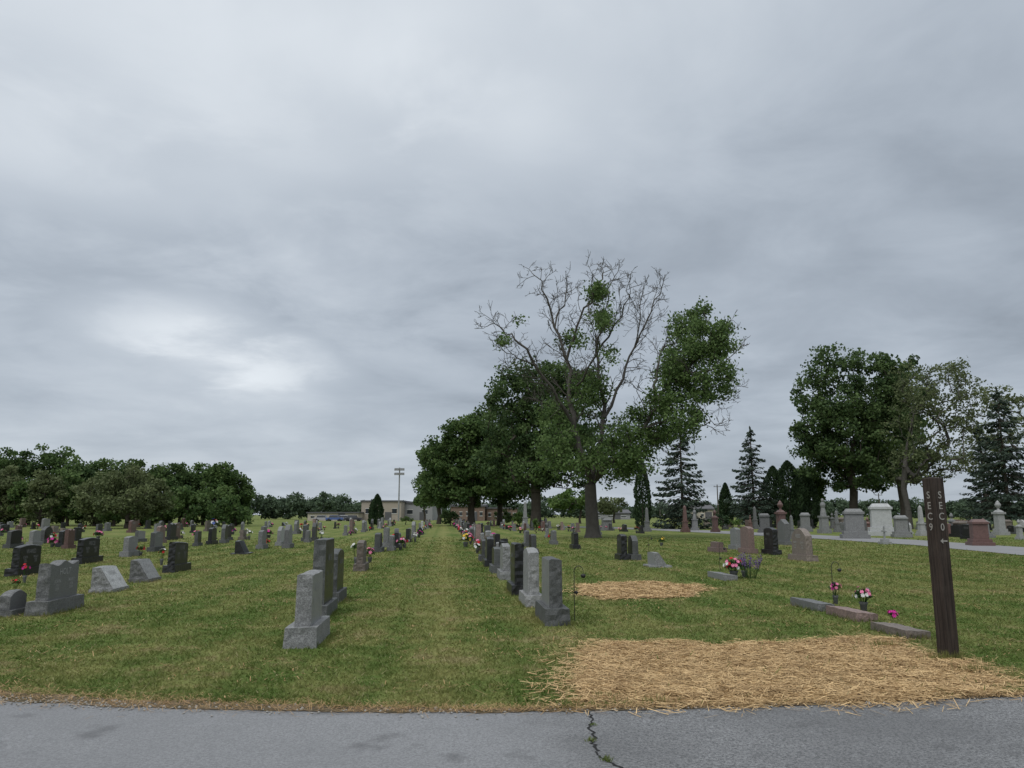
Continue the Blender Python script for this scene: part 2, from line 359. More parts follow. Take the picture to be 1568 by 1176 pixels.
# ---------------------------------------------------------------- straw patches
def inside(Pp,po):
    c=np.zeros(len(Pp),bool); j=len(po)-1
    for i in range(len(po)):
        xi,yi=po[i];xj,yj=po[j]
        m=((yi>Pp[:,1])!=(yj>Pp[:,1]))&(Pp[:,0]<(xj-xi)*(Pp[:,1]-yi)/(yj-yi+1e-12)+xi)
        c^=m; j=i
    return c
def patch(name,poly_px,n,seed,litter=True):
    rng=np.random.default_rng(seed); poly=np.array([G(*p) for p in poly_px])
    dense=[]
    for i in range(len(poly)):
        a=poly[i];b=poly[(i+1)%len(poly)]; L=np.linalg.norm(b-a); k=max(2,int(L/0.07))
        for t in np.arange(k)/k:
            p=a+(b-a)*t; q=noise.noise(Vector((p[0]*2.2,p[1]*2.2,seed)))*0.22+noise.noise(Vector((p[0]*9,p[1]*9,seed)))*0.10
            cdir=p-poly.mean(0); cdir/=np.linalg.norm(cdir); dense.append(p+cdir*q)
    dense=np.array(dense); ctr=poly.mean(0)
    e=empty(name,(0,0,0))
    if litter:
        bm=bmesh.new(); vs=[bm.verts.new((x,y,0.009)) for x,y in ctr+(dense-ctr)*0.95]; bm.faces.new(vs); bmesh.ops.triangulate(bm,faces=bm.faces[:])
        me=D.meshes.new('litter'); bm.to_mesh(me); bm.free(); me.materials.append(M['strawbase']); put('straw_litter',me,parent=e)
    lo=dense.min(0)-.3;hi=dense.max(0)+.3
    C=rng.uniform(lo,hi,(int(n*1.8),2)); ins=inside(C,ctr+(dense-ctr)*.98)
    ins2=inside(C,ctr+(dense-ctr)*1.07)&(rng.random(len(C))<0.25); ins3=inside(C,ctr+(dense-ctr)*1.20)&(rng.random(len(C))<0.05)
    cl=np.array([noise.noise(Vector((x*3,y*3,2))) for x,y in C]); C=C[(ins|ins2|ins3)&(cl+rng.random(len(C))*.9>-.05)]; nn=len(C)
    Z=rng.uniform(0.012,0.036,nn)+0.03*np.array([noise.noise(Vector((x*1.7,y*1.7,4))) for x,y in C]); Z=np.maximum(Z,0.013)
    th=rng.uniform(0,math.pi,nn); L=rng.uniform(0.05,0.21,nn)
    A=np.stack([np.cos(th),np.sin(th),rng.normal(0,0.12,nn)],1); B=np.stack([-np.sin(th),np.cos(th),rng.normal(0,.4,nn)],1); B/=np.linalg.norm(B,axis=1)[:,None]
    C3=np.column_stack([C,Z]); wd=rng.uniform(0.0014,0.0034,nn)*max(1,ctr[1]/9)
    a=A*L[:,None]/2;b=B*wd[:,None]
    Vv=np.stack([C3-a-b,C3-a+b,C3+a+b,C3+a-b],1).reshape(-1,3)
    ac=Acc(); ac.add(Vv,np.arange(4*nn).reshape(-1,4),0,rng.random(nn)**0.9)
    o1=ac.build('straw_strands',['straw']); o1.parent=e
    return dense
p1=patch('straw_patch',[(878,1076),(872,1030),(885,1000),(925,984),(1010,985),(1100,989),(1200,986),(1290,980),(1370,981),(1400,996),(1440,1008),(1500,1026),(1545,1042),(1530,1062),(1430,1070),(1300,1078),(1150,1080),(1000,1083)],46000,3)
p2=patch('straw_patch',[(885,912),(890,896),(950,893),(1010,892),(1070,897),(1082,905),(1060,914),(990,918),(930,919)],10000,5)
# ---------------------------------------------------------------- grass
def grass():
    rng=np.random.default_rng(5); N0=350000
    y=6.4*(55/6.4)**(rng.random(N0)**1.15); x=(rng.random(N0)*2-1)*(0.72*y+2.2)
    keep=(y>ey(x)+0.01+wid(x)*rng.random(N0)**0.6)&(rng.random(N0)<np.interp(y,[30,55],[1,.25]))
    Pp=np.column_stack([x,y])
    for po,pr in ((p1,0.94),(p2,0.92),(lanepoly,2)):
        keep&=~(inside(Pp,po)&(rng.random(N0)<pr))
    x=x[keep];y=y[keep]; n=len(x)
    tuft=np.array([noise.noise(Vector((a*3,b*3,0))) for a,b in zip(x,y)])
    h=(0.017+0.00065*y)*rng.uniform(0.5,1.5,n)*(1+0.8*tuft); near=(y-ey(x)<0.35)|(inside(np.column_stack([x,y]),p1))
    h=np.where(near&(rng.random(n)<0.2),h*2.0,h)
    wv=(0.0032+0.00055*y)*rng.uniform(0.7,1.3,n)
    th=rng.uniform(0,2*math.pi,n); lean=rng.uniform(0.3,1.9,n); la=rng.uniform(0,2*math.pi,n)
    B=np.stack([np.cos(th),np.sin(th),np.zeros(n)],1)*wv[:,None]
    T=np.stack([np.cos(la)*lean,np.sin(la)*lean,np.ones(n)],1)*h[:,None]
    base=np.column_stack([x,y,np.zeros(n)])
    V=np.stack([base-B,base+B,base+T+B*0.25,base+T-B*0.25],1).reshape(-1,3)
    ac=Acc(); ac.add(V,np.arange(4*n).reshape(-1,4),0,rng.random(n)); 
    m=11000; xx=rng.uniform(-9,9,m); yy=ey(xx)+rng.normal(0.5,0.55,m)*wid(xx)+.01
    th=rng.uniform(0,math.pi,m);L=rng.uniform(0.03,0.10,m)
    C=np.column_stack([xx,yy,rng.uniform(0.012,0.03,m)]); A=np.stack([np.cos(th),np.sin(th),rng.normal(0,.2,m)],1)*L[:,None]/2; Bq=np.stack([-np.sin(th),np.cos(th),0*th],1)*0.0018
    ac.add(np.stack([C-A-Bq,C-A+Bq,C+A+Bq,C+A-Bq],1).reshape(-1,3),np.arange(4*m).reshape(-1,4),1,rng.random(m)*0.35)
    m=12000; yy=6.9*(26/6.9)**rng.random(m); xx=(rng.random(m)*2-1)*(0.72*yy+1); q=np.array([noise.noise(Vector((a*.9,b*.9,7))) for a,b in zip(xx,yy)])
    k=(q+rng.normal(0,.12,m)>0.12)&(yy>ey(xx)+.05); xx=xx[k];yy=yy[k];m=len(xx); th=rng.uniform(0,math.pi,m);L=rng.uniform(0.03,0.08,m)*(1+yy*.03)
    C=np.column_stack([xx,yy,rng.uniform(0.012,0.03,m)]); A=np.stack([np.cos(th),np.sin(th),rng.normal(0,.2,m)],1)*L[:,None]/2; Bq=np.stack([-np.sin(th),np.cos(th),0*th],1)*(0.0013+.00025*yy)[:,None]
    ac.add(np.stack([C-A-Bq,C-A+Bq,C+A+Bq,C+A-Bq],1).reshape(-1,3),np.arange(4*m).reshape(-1,4),1,rng.random(m)*0.35)
    for u,v,k,hh in ((905,1136,35,.03),(930,1167,45,.04),(908,1112,20,.02),(930,1070,90,.06),(520,1083,90,.05),(350,1076,90,.05),(1500,1030,120,.09),(1350,990,100,.08),(1000,1078,70,.07),(1453,1010,140,.10),(1436,1012,90,.09)):
        gx,gy=G(u,v); sx_=.02 if k<60 else .09
        c=np.column_stack([gx+rng.normal(0,sx_,k),gy+rng.normal(0,.02,k),np.full(k,0.008)])
        T=np.column_stack([rng.normal(0,.02,k),rng.normal(0,.02,k),rng.uniform(.3,1.1,k)*hh]); b=np.column_stack([np.full(k,.003),np.zeros(k),np.zeros(k)])
        ac.add(np.stack([c-b,c+b,c+T+b*.2,c+T-b*.2],1).reshape(-1,3),np.arange(4*k).reshape(-1,4),0,rng.random(k)*0.7)
    # untrimmed fringe around near stones
    for u,v,wx,wy in ((460,990,.62,1.2),(484,948,.4,1.3),(507,925,.4,1.2),(853,958,.5,1.2),(818,930,.4,1.2),(796,912,.4,1.2),(57,943,.4,1.3),(1262,936,.36,.95),(1326,952,.36,.95),(1404,978,.36,.85),(155,908,.5,.9),(212,892,.5,.9)):
        gx,gy=G(u,v); k=260; t=rng.random(k); side=rng.random(k)<.6
        lx=np.where(side,np.sign(rng.normal(size=k))*wx/2*.95,(t-.5)*wx); ly=np.where(side,t*wy-.05,-.05*np.ones(k)+rng.normal(0,.02,k))
        c=np.column_stack([gx+lx-ly*math.sin(ROW)+rng.normal(0,.02,k),gy+ly,np.zeros(k)])
        T=np.column_stack([rng.normal(0,.02,k),rng.normal(0,.02,k),rng.uniform(.03,.085,k)]); b=np.column_stack([np.full(k,.004),np.zeros(k),np.zeros(k)])
        ac.add(np.stack([c-b,c+b,c+T+b*.2,c+T-b*.2],1).reshape(-1,3),np.arange(4*k).reshape(-1,4),0,rng.random(k)*0.8)
    ac.build('grass',['blade','straw'])
grass()
def gravel():
    rng=np.random.default_rng(9); ac=Acc()
    for i in range(1100):
        x=rng.uniform(-9,9) if i%3 else rng.uniform(-7,-3); y=ey(x)+rng.normal(-0.0,0.10); r=rng.uniform(0.004,0.015)
        if y>ey(x)+0.3: continue
        v=np.array([(1,0,0),(0,1,0),(-1,0,0),(0,-1,0),(0,0,.8),(0,0,-.8)])*r*rng.uniform(.7,1.3,(6,1))+(x,y,0.012)
        ac.add(v,[(0,1,4,4),(1,2,4,4),(2,3,4,4),(3,0,4,4),(1,0,5,5),(2,1,5,5),(3,2,5,5),(0,3,5,5)],0,0.5)
    q=np.concatenate(ac.Q); V=np.concatenate(ac.V)
    me=D.meshes.new('g'); me.from_pydata(V.tolist(),[],[tuple(a[:3]) for a in q]); me.materials.append(M['pebble']); put('roadside_gravel',me)
gravel()
# ---------------------------------------------------------------- headstones
def gridbox(nx,ny,nz,fn,rough=0.0,seed=0,flat_faces=True):
    idx={};V=[];Fs=[];tag=[]
    def vid(i,j,k):
        if (i,j,k) not in idx:
            x=-1+2*i/nx;y=-1+2*j/ny;z=k/nz
            p=Vector(fn(x,y,z))
            side=(j in(0,ny)) or k==nz or (not flat_faces)
            if rough and side:
                q=p*11+Vector((seed*7.3,0,0))
                edgeonly = i in (0,nx)
                amp=rough*(0.5 if edgeonly else 1.0)
                d=Vector((noise.noise(q)*0.4,noise.noise(q+Vector((5,0,0))) if j in(0,ny) or not flat_faces else 0,noise.noise(q+Vector((0,9,0)))*.6 if k==nz else 0))
                if edgeonly and flat_faces: d.x=0
                if j in (0,ny) and not edgeonly: d.y+=0.5*(1 if j else -1)
                p=p+d*amp
                if k==0: p.z=fn(x,y,z)[2]
            idx[(i,j,k)]=len(V);V.append(tuple(p))
        return idx[(i,j,k)]
    for i in range(nx):
        for j in range(ny):
            Fs.append((vid(i,j,nz),vid(i+1,j,nz),vid(i+1,j+1,nz),vid(i,j+1,nz)));tag.append(0)
    for j in range(ny):
        for k in range(nz):
            Fs.append((vid(nx,j,k),vid(nx,j+1,k),vid(nx,j+1,k+1),vid(nx,j,k+1)));tag.append(1)
            Fs.append((vid(0,j+1,k),vid(0,j,k),vid(0,j,k+1),vid(0,j+1,k+1)));tag.append(1)
    for i in range(nx):
        for k in range(nz):
            Fs.append((vid(i,0,k),vid(i+1,0,k),vid(i+1,0,k+1),vid(i,0,k+1)));tag.append(0)
            Fs.append((vid(i+1,ny,k),vid(i,ny,k),vid(i,ny,k+1),vid(i+1,ny,k+1)));tag.append(0)
    return V,Fs,tag
NAMES=['KLINE','MEYER','BAUER','HOLT','WARD','STAHL','ADAMS','PRICE','REED','FOLTZ']
def stone_mesh(w,h,t,top='serp',side='g_grey',face='g_greyface',text=None,basew=1.3,baset=1.7,bh=0.2,hi=False,kind='slab',seed=0,art=True):
    mb=MB(); ny,nz,nx=(18,12,6) if hi else (8,4,2)
    bw,bt=w*basew/2,t*baset/2
    if kind in('slab','slant'):
        V,Fs,tg=gridbox(nx+1,ny,3 if hi else 1,lambda x,y,z:(x*bt*(1-.05*z),y*bw*(1-.02*z),bh*z),0.02 if hi else 0.01,seed,False); mb.add(V,Fs,0)
    else: bh=0
    hh=h-bh
    def topf(y):
        if top=='serp': return 1-0.09*(y*y)
        if top=='arch': return 1-0.28*(y*y)
        if top=='wave': return 1-0.10*math.sin(abs(y)*math.pi)**2-0.05*y*y
        if top=='peak': return 1-0.2*abs(y)
        if top=='lop': return 1-0.10*(y+1)/2-0.03*y*y
        return 1.0
    if kind=='slab':
        fn=lambda x,y,z:(x*t/2*(1-0.05*z),y*w/2*(1-0.02*z),bh+z*hh*topf(y)-(0.012 if (z==1 and abs(x)>0.99) else 0))
    elif kind=='slant':
        fn=lambda x,y,z:((-t/2+(x+1)*t/2*(1-0.62*z)),y*w/2,bh+z*hh*(1-0.04*y*y))
    elif kind=='bevel':
        fn=lambda x,y,z:(x*t/2,y*w/2,z*hh*(1-0.18*(x+1)/2))
    V,Fs,tg=gridbox(nx,ny,nz,fn,0.020 if hi else 0.008,seed+3); 
    mb.add(V,Fs,[1 if a else 0 for a in tg])
    if text and kind in('slab','slant'):
        e=t/2+0.004
        for sgn in ((1,-1) if kind=='slab' else (1,)):
            if kind=='slab':
                r=(0,sgn,0); text_on(mb,text,w*0.15,(sgn*e,0,bh+hh*0.70),r,2)
                if hi:
                    for yy,nm,d1 in((-0.24,'JOHN','1931'),(0.24,'MARY','1934')):
                        text_on(mb,nm,w*0.085,(sgn*e,yy*w,bh+hh*0.46),r,2)
                        text_on(mb,d1,w*0.065,(sgn*e,yy*w,bh+hh*0.35),r,2); text_on(mb,'2009',w*0.065,(sgn*e,yy*w,bh+hh*0.26),r,2)
            else:
                def pt(x,z): return (-t/2+t*(1-0.62*z)+0.006,x,bh+z*hh)
                V,Fs=text_geo(text,w*0.16); mb.add([pt(x,0.70+y/hh) for x,y,_ in V],Fs,2)
                for yy in(-0.24,0.24):
                    V,Fs=text_geo('1927',w*0.09); mb.add([pt(yy*w+x,0.36+y/hh) for x,y,_ in V],Fs,2)
    return mb.mesh('headstone',[side,face,'engrave' if face in('g_black','g_dark') else 'engraved'])
STY={'grey':('g_grey','g_greyface'),'dark':('g_dark','g_greyface'),'black':('g_dark','g_black'),'pink':('g_pink','g_pink'),'red':('g_red','g_red'),
     'light':('g_light','g_light'),'white':('g_white','g_white'),'brown':('g_brown','g_brown'),'greylight':('g_grey','g_light'),'allblack':('g_black','g_black')}
def hs(u,vb,vt,sty,w=0.9,t=0.2,top='serp',kind='slab',text=None,hi=False,bw=1.3,bh=0.2,rz=None,name='headstone',baset=1.75):
    x,y=G(u,vb); yc=y+ (w*bw/2 if kind!='bevel' else w/2)*0.9
    x=x-math.sin(ROW)*(yc-y)
    z=W(u,vt,y+ (w*0.1))[2]
    s,f=STY[sty]
    me=stone_mesh(w,max(z,0.10),t,top,s,f,text,bw,baset,bh,hi,kind,int(u+vb))
    put(name,me,(x,yc,0),ROW if rz is None else rz); return (x,yc,z)
T=lambda i:NAMES[i%10]
hs(460,992,880,'grey',0.85,0.2,'flat',text=T(0),hi=True,bw=1.35,bh=0.24,baset=2.0)
hs(484,948,826,'black',0.95,0.2,'flat',text=T(1),hi=True)
hs(507,925,842,'black',0.9,0.17,'serp',text=T(2),hi=True)
hs(57,943,860,'grey',1.0,0.2,'wave',text=T(3),hi=True,bw=1.3,bh=0.22)
hs(3,945,905,'grey',0.5,0.18,'arch',hi=True,bw=1.2,bh=.1)
hs(18,883,835,'allblack',1.1,0.2,'serp',text=T(4),hi=True)
hs(155,908,868,'greylight',0.75,0.45,kind='slant',text=T(5),hi=True,bh=0.08,bw=1.15,baset=1.1)
hs(212,892,857,'greylight',0.75,0.45,kind='slant',text=T(6),hi=True,bh=0.08,bw=1.15,baset=1.1)
hs(118,864,824,'allblack',1.25,0.2,'serp',text=T(7),hi=True)
hs(190,853,821,'grey',0.9,0.2,'serp',text=T(8))
hs(231,845,814,'dark',1.0,0.2,'serp',text=T(9))
hs(259,877,829,'allblack',1.1,0.2,'lop',text=T(0),hi=True)
hs(366,849,828,'allblack',0.8,0.4,kind='slant',bh=0.05)
hs(397,841,812,'grey',0.9,0.2,'serp'); hs(426,836,806,'greylight',1.0,0.2,'arch'); hs(465,829,803,'dark',1.0,0.2)
hs(550,875,828,'brown',0.9,0.2,'serp',text=T(2),hi=True)
hs(577,846,816,'black',1.2,0.25,'serp'); hs(590,838,808,'grey',1.1,0.25,'flat')
hs(90,838,812,'allblack',0.9);hs(45,836,812,'grey',0.8);hs(10,840,812,'black',1.0);hs(320,834,808,'allblack',0.9);hs(345,828,804,'black',.9);hs(240,832,805,'pink',.9)
hs(853,958,857,'dark',0.9,0.2,'flat',text=T(4),hi=True,bw=1.35,bh=0.24,baset=1.9)
hs(818,930,840,'light',0.85,0.2,'serp',text=T(5),hi=True)
hs(796,912,833,'allblack',0.95,0.2,'flat',text=T(6),hi=True)
hs(776,888,833,'grey',0.9,0.2,'serp',hi=True)
hs(762,878,838,'black',0.9); hs(751,868,822,'allblack',1.0,.22); hs(742,860,826,'black',0.9)
hs(957,858,818,'allblack',0.7,0.22,'serp',hi=True,text=T(1)); hs(974,858,820,'black',0.7,0.22,'arch')
hs(1012,869,846,'grey',0.8,0.4,kind='slant',bh=0.06,bw=1.1)
hs(1190,850,808,'allblack',0.9,0.22,'serp',hi=True,text=T(7))
hs(1243,860,809,'brown',1.1,0.25,'arch',hi=True,text=T(8),bw=1.35)
hs(1153,848,806,'pink',0.9,0.25,'serp'); hs(1133,842,808,'grey',0.8,0.22,'serp'); hs(1104,846,830,'pink',0.8,.3,'flat')
hs(883,841,815,'allblack',0.8,0.22,'serp'); hs(850,834,812,'grey',1.0,.2); hs(905,818,803,'grey'); hs(1208,835,795,'grey',0.9,.3,'peak')
hs(818,848,818,'black',0.9,.22); hs(808,838,812,'dark',.9)
hs(1118,889,879,'grey',1.2,0.35,kind='bevel',name='flat_grave_marker')
hs(1262,936,922,'grey',0.95,0.34,kind='bevel',hi=True,name='flat_grave_marker')
hs(1326,952,936,'pink',0.95,0.34,kind='bevel',hi=True,name='flat_grave_marker')
hs(1404,978,963,'brown',0.85,0.34,kind='bevel',hi=True,name='flat_grave_marker')
var=[]
rr=random.Random(3)
stl=['grey','allblack','dark','black','light','grey','brown','pink','allblack','greylight','allblack','grey','black','red','allblack']
for i in range(36):
    sty=stl[i%15]
    k='slab' if rr.random()<0.85 else 'slant'
    w_=rr.uniform(0.6,1.25); h_=rr.uniform(0.65,1.1) if k=='slab' else 0.5
    s,f=STY[sty]
    var.append(stone_mesh(w_,h_,0.22 if k=='slab' else 0.42,rr.choice(['serp','serp','flat','arch','wave','lop']),s,f,T(i) if i%2 else None,1.3,1.7 if k=='slab' else 1.1,0.2 if k=='slab' else .06,False,k,i,False))
FL=[]
def row(X0,y0,y1,step,skip,jit=0.35):
    y=y0
    while y<y1:
        y+=step*rr.uniform(0.6,1.7)
        x=X0-y*math.tan(ROW)+rr.uniform(-jit,jit)
        if rr.random()<skip or abs(x-lanex(y))<4.2 and y>28: continue
        if abs(x)>0.72*y+4: continue
        put('headstone',rr.choice(var),(x,y,0),ROW+rr.uniform(-.06,.06),rr.uniform(0.75,1.15))
        if rr.random()<0.5: FL.append((x+(0.4 if X0<0 else -.4),y+rr.uniform(-.3,.3)))
row(-2.2,32,125,2.8,0.2)
row(-7.7,33,120,3.6,0.4); row(-12.7,38,115,4,0.4); row(-17.7,32,112,3.8,0.35)
row(-22.7,38,108,3.8,0.35); row(-28,46,106,4,0.4); row(-33.5,52,102,4,0.4); row(-39,60,100,4,0.4); row(-46,70,98,4.2,0.4); row(-54,80,98,4.2,0.45)
row(1.9,22,125,1.6,0.06,.2); row(2.9,42,125,3,0.35)
row(7.2,52,115,3.6,0.45); row(9.5,60,110,3.6,0.5); row(12.5,58,110,3.6,0.45); row(17,62,105,3.6,0.4); row(22,70,110,3.5,0.4)
# monuments
def mon_obelisk(h,m):
    mb=MB(); b=h*0.3; mb.box((0,0,0),(b,b,h*.09)); mb.box((0,0,h*.09),(b*.8,b*.8,h*.08)); mb.box((0,0,h*.17),(b*.58,b*.58,h*.2),0,.95)
    mb.box((0,0,h*.37),(b*.68,b*.68,h*.04)); mb.box((0,0,h*.41),(b*.45,b*.45,h*.5),0,.68); mb.box((0,0,h*.91),(b*.306,b*.306,h*.09),0,.02)
    return mb.mesh('obelisk_monument',[m],0.01)
def mon_urn(h,m):
    mb=MB(); b=h*.34; mb.box((0,0,0),(b,b,h*.1)); mb.box((0,0,h*.1),(b*.8,b*.8,h*.08)); mb.box((0,0,h*.18),(b*.6,b*.6,h*.42),0,.96)
    mb.box((0,0,h*.6),(b*.78,b*.78,h*.06)); mb.box((0,0,h*.66),(b*.6,b*.6,h*.06),0,.5)
    r=b*.25; mb.lathe([(r*.5,h*.72),(r*.35,h*.76),(r*.9,h*.83),(r,h*.88),(r*.6,h*.92),(r*.7,h*.93),(r*.3,h*.97),(r*.08,h)],12)
    return mb.mesh('urn_monument',[m])
def mon_big(w,h,m,t=0.6):
    mb=MB(); mb.box((0,0,0),(t*1.9,w*1.35,h*.14)); mb.box((0,0,h*.14),(t*1.5,w*1.15,h*.12)); mb.box((0,0,h*.26),(t,w*.92,h*.56),0,.97)
    mb.box((0,0,h*.82),(t*1.25,w,h*.08)); mb.box((0,0,h*.9),(t*1.1,w*.9,h*.1),0,.5,.75)
    return mb.mesh('family_monument',[m],0.012)
def mon_cross(h,m):
    mb=MB(); mb.box((0,0,0),(.5,.5,h*.15)); mb.box((0,0,h*.15),(.34,.34,h*.13)); a=h*.08
    mb.box((0,0,h*.28),(a,a,h*.72)); 
    for s in(-1,1): mb.box((0,s*(a/2+h*.09),h*.68),(a*.98,h*.18,a))
    return mb.mesh('cross_monument',[m])
def mon_statue(h,m):
    mb=MB(); b=h*.3; mb.box((0,0,0),(b,b,h*.12)); mb.box((0,0,h*.12),(b*.7,b*.7,h*.33),0,.9); mb.box((0,0,h*.45),(b*.8,b*.8,h*.05))
    q=b*.3; mb.lathe([(q,h*.5),(q*.85,h*.6),(q*.6,h*.72),(q*.85,h*.8),(q*.75,h*.86),(q*.25,h*.885),(q*.4,h*.91),(q*.42,h*.95),(q*.3,h*.985),(q*.05,h)],14)
    return mb.mesh('statue_monument',[m])
def mon(u,vt,y,kind,m,w=1.2):
    x,_,z=W(u,vt,y); 
    me={'ob':lambda:mon_obelisk(z,m),'urn':lambda:mon_urn(z,m),'big':lambda:mon_big(w,z,m),'cross':lambda:mon_cross(z,m),'statue':lambda:mon_statue(z,m)}[kind]()
    put(me.name.split('.')[0],me,(x,y,0),ROW+(math.pi/2*0.8 if kind=='big' else 0))
mon(1194,766,62,'urn','g_red'); mon(1306,779,53,'big','g_grey',1.3); mon(1347,771,60,'big','g_white',1.6); mon(1408,773,60,'ob','g_light')
mon(1259,763,68,'statue','g_light'); mon(1497,795,41,'big','g_red',0.8); mon(1527,766,62,'urn','g_light'); mon(1048,773,72,'ob','g_red'); mon(1094,780,72,'urn','g_red')
mon(990,776,75,'ob','g_grey'); mon(1353,806,43,'cross','g_white'); mon(1378,789,56,'big','g_grey',0.9); mon(1211,788,52,'ob','g_grey'); mon(1063,777,80,'statue','g_grey')
mon(1456,785,60,'urn','g_grey'); mon(1232,785,75,'big','g_grey',0.9); mon(1170,786,70,'big','g_grey',0.9); mon(1280,781,72,'ob','g_grey'); mon(1440,782,66,'statue','g_grey')
mon(804,767,92,'ob','g_light'); mon(930,794,80,'big','g_grey',1.0); mon(1155,775,88,'ob','g_grey')
for i in range(90):
    y=rr.uniform(50,108); x=lanex(y)+6+rr.random()*(0.72*y+4-lanex(y)-6)
    if x>0.72*y+4: continue
    if rr.random()<0.2:
        k=rr.choice(['ob','urn','big','statue']); z=rr.uniform(1.1,1.9); m=rr.choice(['g_light','g_grey','g_red','g_brown'])
        me={'ob':mon_obelisk,'urn':mon_urn,'statue':mon_statue}.get(k,lambda h,m:mon_big(0.9,h*.75,m))(z,m); put(me.name.split('.')[0],me,(x,y,0),ROW)
    else: put('headstone',rr.choice(var),(x,y,0),ROW+rr.uniform(-.08,.08),rr.uniform(.85,1.2))
# ---------------------------------------------------------------- flowers
FC=['green','f_pink','f_white','f_red','f_magenta','f_purple','f_yellow','f_blue','f_peach','g_dark','iron']
def bouquet_acc(r,h,cols,n,bs,rng,pot=True):
    ac=Acc(); 
    if pot: ac.tube([(0,0,0),(0,0,h*.3),(0,0,h*.42),(0,0,h*.42)],[r*.3,r*.4,r*.5,r*.1],10,9)
    nl=int(n*10); d=rng.normal(size=(nl,3)); d/=np.linalg.norm(d,axis=1)[:,None]; d[:,2]=np.abs(d[:,2])*0.9-0.15
    C=d*r*rng.uniform(.3,1,(nl,1))+(0,0,h-r*.75); ac.leaves(C,r*.4,0,rng.random(nl),rng=rng,A=d+rng.normal(0,.3,(nl,3)))
    for i in range(n):
        q=rng.normal(size=3); q/=np.linalg.norm(q); q[2]=abs(q[2]); c=q*r*rng.uniform(.75,1.1)+(0,0,h-r*.75); mi=FC.index('f_'+rng.choice(cols))
        ac.tube([(c[0]*.1,c[1]*.1,h*.3),c],[0.004,0.003],3,0)
        for ring,(k,s,up) in enumerate(((7,1,.2),(5,.6,.7))):
            th=np.arange(k)*2*math.pi/k+rng.random(); t=np.cross(q,(0.3,0.2,.9)); t/=np.linalg.norm(t); b=np.cross(q,t)
            A=np.cos(th)[:,None]*t+np.sin(th)[:,None]*b+q*up
            Cc=c+A*bs*.45*s; side=np.cross(A,q)*bs*.34*s
            V=np.stack([c+A*0,Cc-side,c+A*bs*s,Cc+side],1).reshape(-1,3); ac.add(V,np.arange(4*k).reshape(-1,4),mi,.5)
    return ac
def bouquet(u,v,y_,r,h,cols,n=14,bs=0.05,pot=True,z=0,name='flower_bouquet'):
    rng=np.random.default_rng(int(u*7+v)); ob=bouquet_acc(r,h,cols,n,bs,rng,pot).build(name,FC)
    x,y=G(u,v); ob.location=(x,y,z); return ob
bouquet(1124,886,None,0.24,0.46,['red','pink','white','pink','white'],26,.055)
bouquet(1140,884,None,0.18,0.40,['purple'],8,.03)
rng=np.random.default_rng(4); ac=Acc()
for i in range(44):
    a=rng.normal(0,.07,2); t=a*2.2; h=rng.uniform(.4,.65); ac.tube([(a[0],a[1],0),(t[0],t[1],h*.65)],[.004,.003],3,0)
    zz=np.linspace(h*.6,h,14); C=np.column_stack([np.interp(zz,[0,h],[a[0],t[0]*1.2]),np.interp(zz,[0,h],[a[1],t[1]*1.2]),zz])+rng.normal(0,.01,(14,3)); ac.leaves(C,.035,5,.5,rng=rng)
x,y=G(1149,886); o=ac.build('lavender_plant',FC); o.location=(x,y,0)
bouquet(1280,925,None,0.11,0.36,['pink','peach','magenta'],12,.035); bouquet(1323,936,None,0.15,0.36,['white','pink','blue','white','pink'],22,.04); bouquet(1368,951,None,0.07,0.14,['magenta'],10,.04,False)
bouquet(176,905,None,0.07,0.14,['white'],8,.04,False); bouquet(37,893,None,0.10,0.42,['red','magenta'],8,.04); bouquet(268,868,None,0.12,0.58,['red'],10,.05); bouquet(247,866,None,0.12,0.5,['red','white'],8,.05)
bouquet(545,868,None,0.16,0.7,['red','white'],8,.06); bouquet(566,862,None,0.18,0.45,['pink','pink','white'],14,.07); bouquet(22,915,None,0.1,0.35,['red'],6,.03)
bouquet(713,838,None,0.3,0.6,['white','yellow'],14,.09); bouquet(80,838,None,0.25,0.45,['magenta','pink'],12,.08); bouquet(1013,836,None,0.2,0.4,['yellow'],8,.07); bouquet(757,836,None,.25,.6,['magenta','pink'],8,.1)
bouquet(326,812,None,.5,1.0,['red','white','blue'],14,.2); bouquet(606,832,None,.25,.5,['red'],10,.1); bouquet(845,830,None,.25,.5,['red','yellow'],8,.09)
bouquet(150,826,None,.28,.5,['pink','red'],12,.1); bouquet(215,852,None,.16,.4,['red','pink'],9,.06); bouquet(408,838,None,.2,.4,['red'],9,.07); bouquet(130,852,None,.16,.42,['white','pink'],9,.06); bouquet(300,826,None,.25,.5,['pink'],10,.09)
bm_=[bouquet_acc(rr.uniform(.15,.24),rr.uniform(.35,.55),c,9,.08,np.random.default_rng(i)).build('flower_bouquet',FC) for i,c in enumerate([['pink'],['red','white'],['white'],['magenta','purple'],['yellow','white'],['red'],['peach','pink'],['red','pink']])]
for i,(x,y) in enumerate(FL):
    if i<8: bm_[i].location=(x,y,0)
    else: put('flower_bouquet',bm_[i%8].data,(x,y,0),rr.random()*6,rr.uniform(.7,1.25))
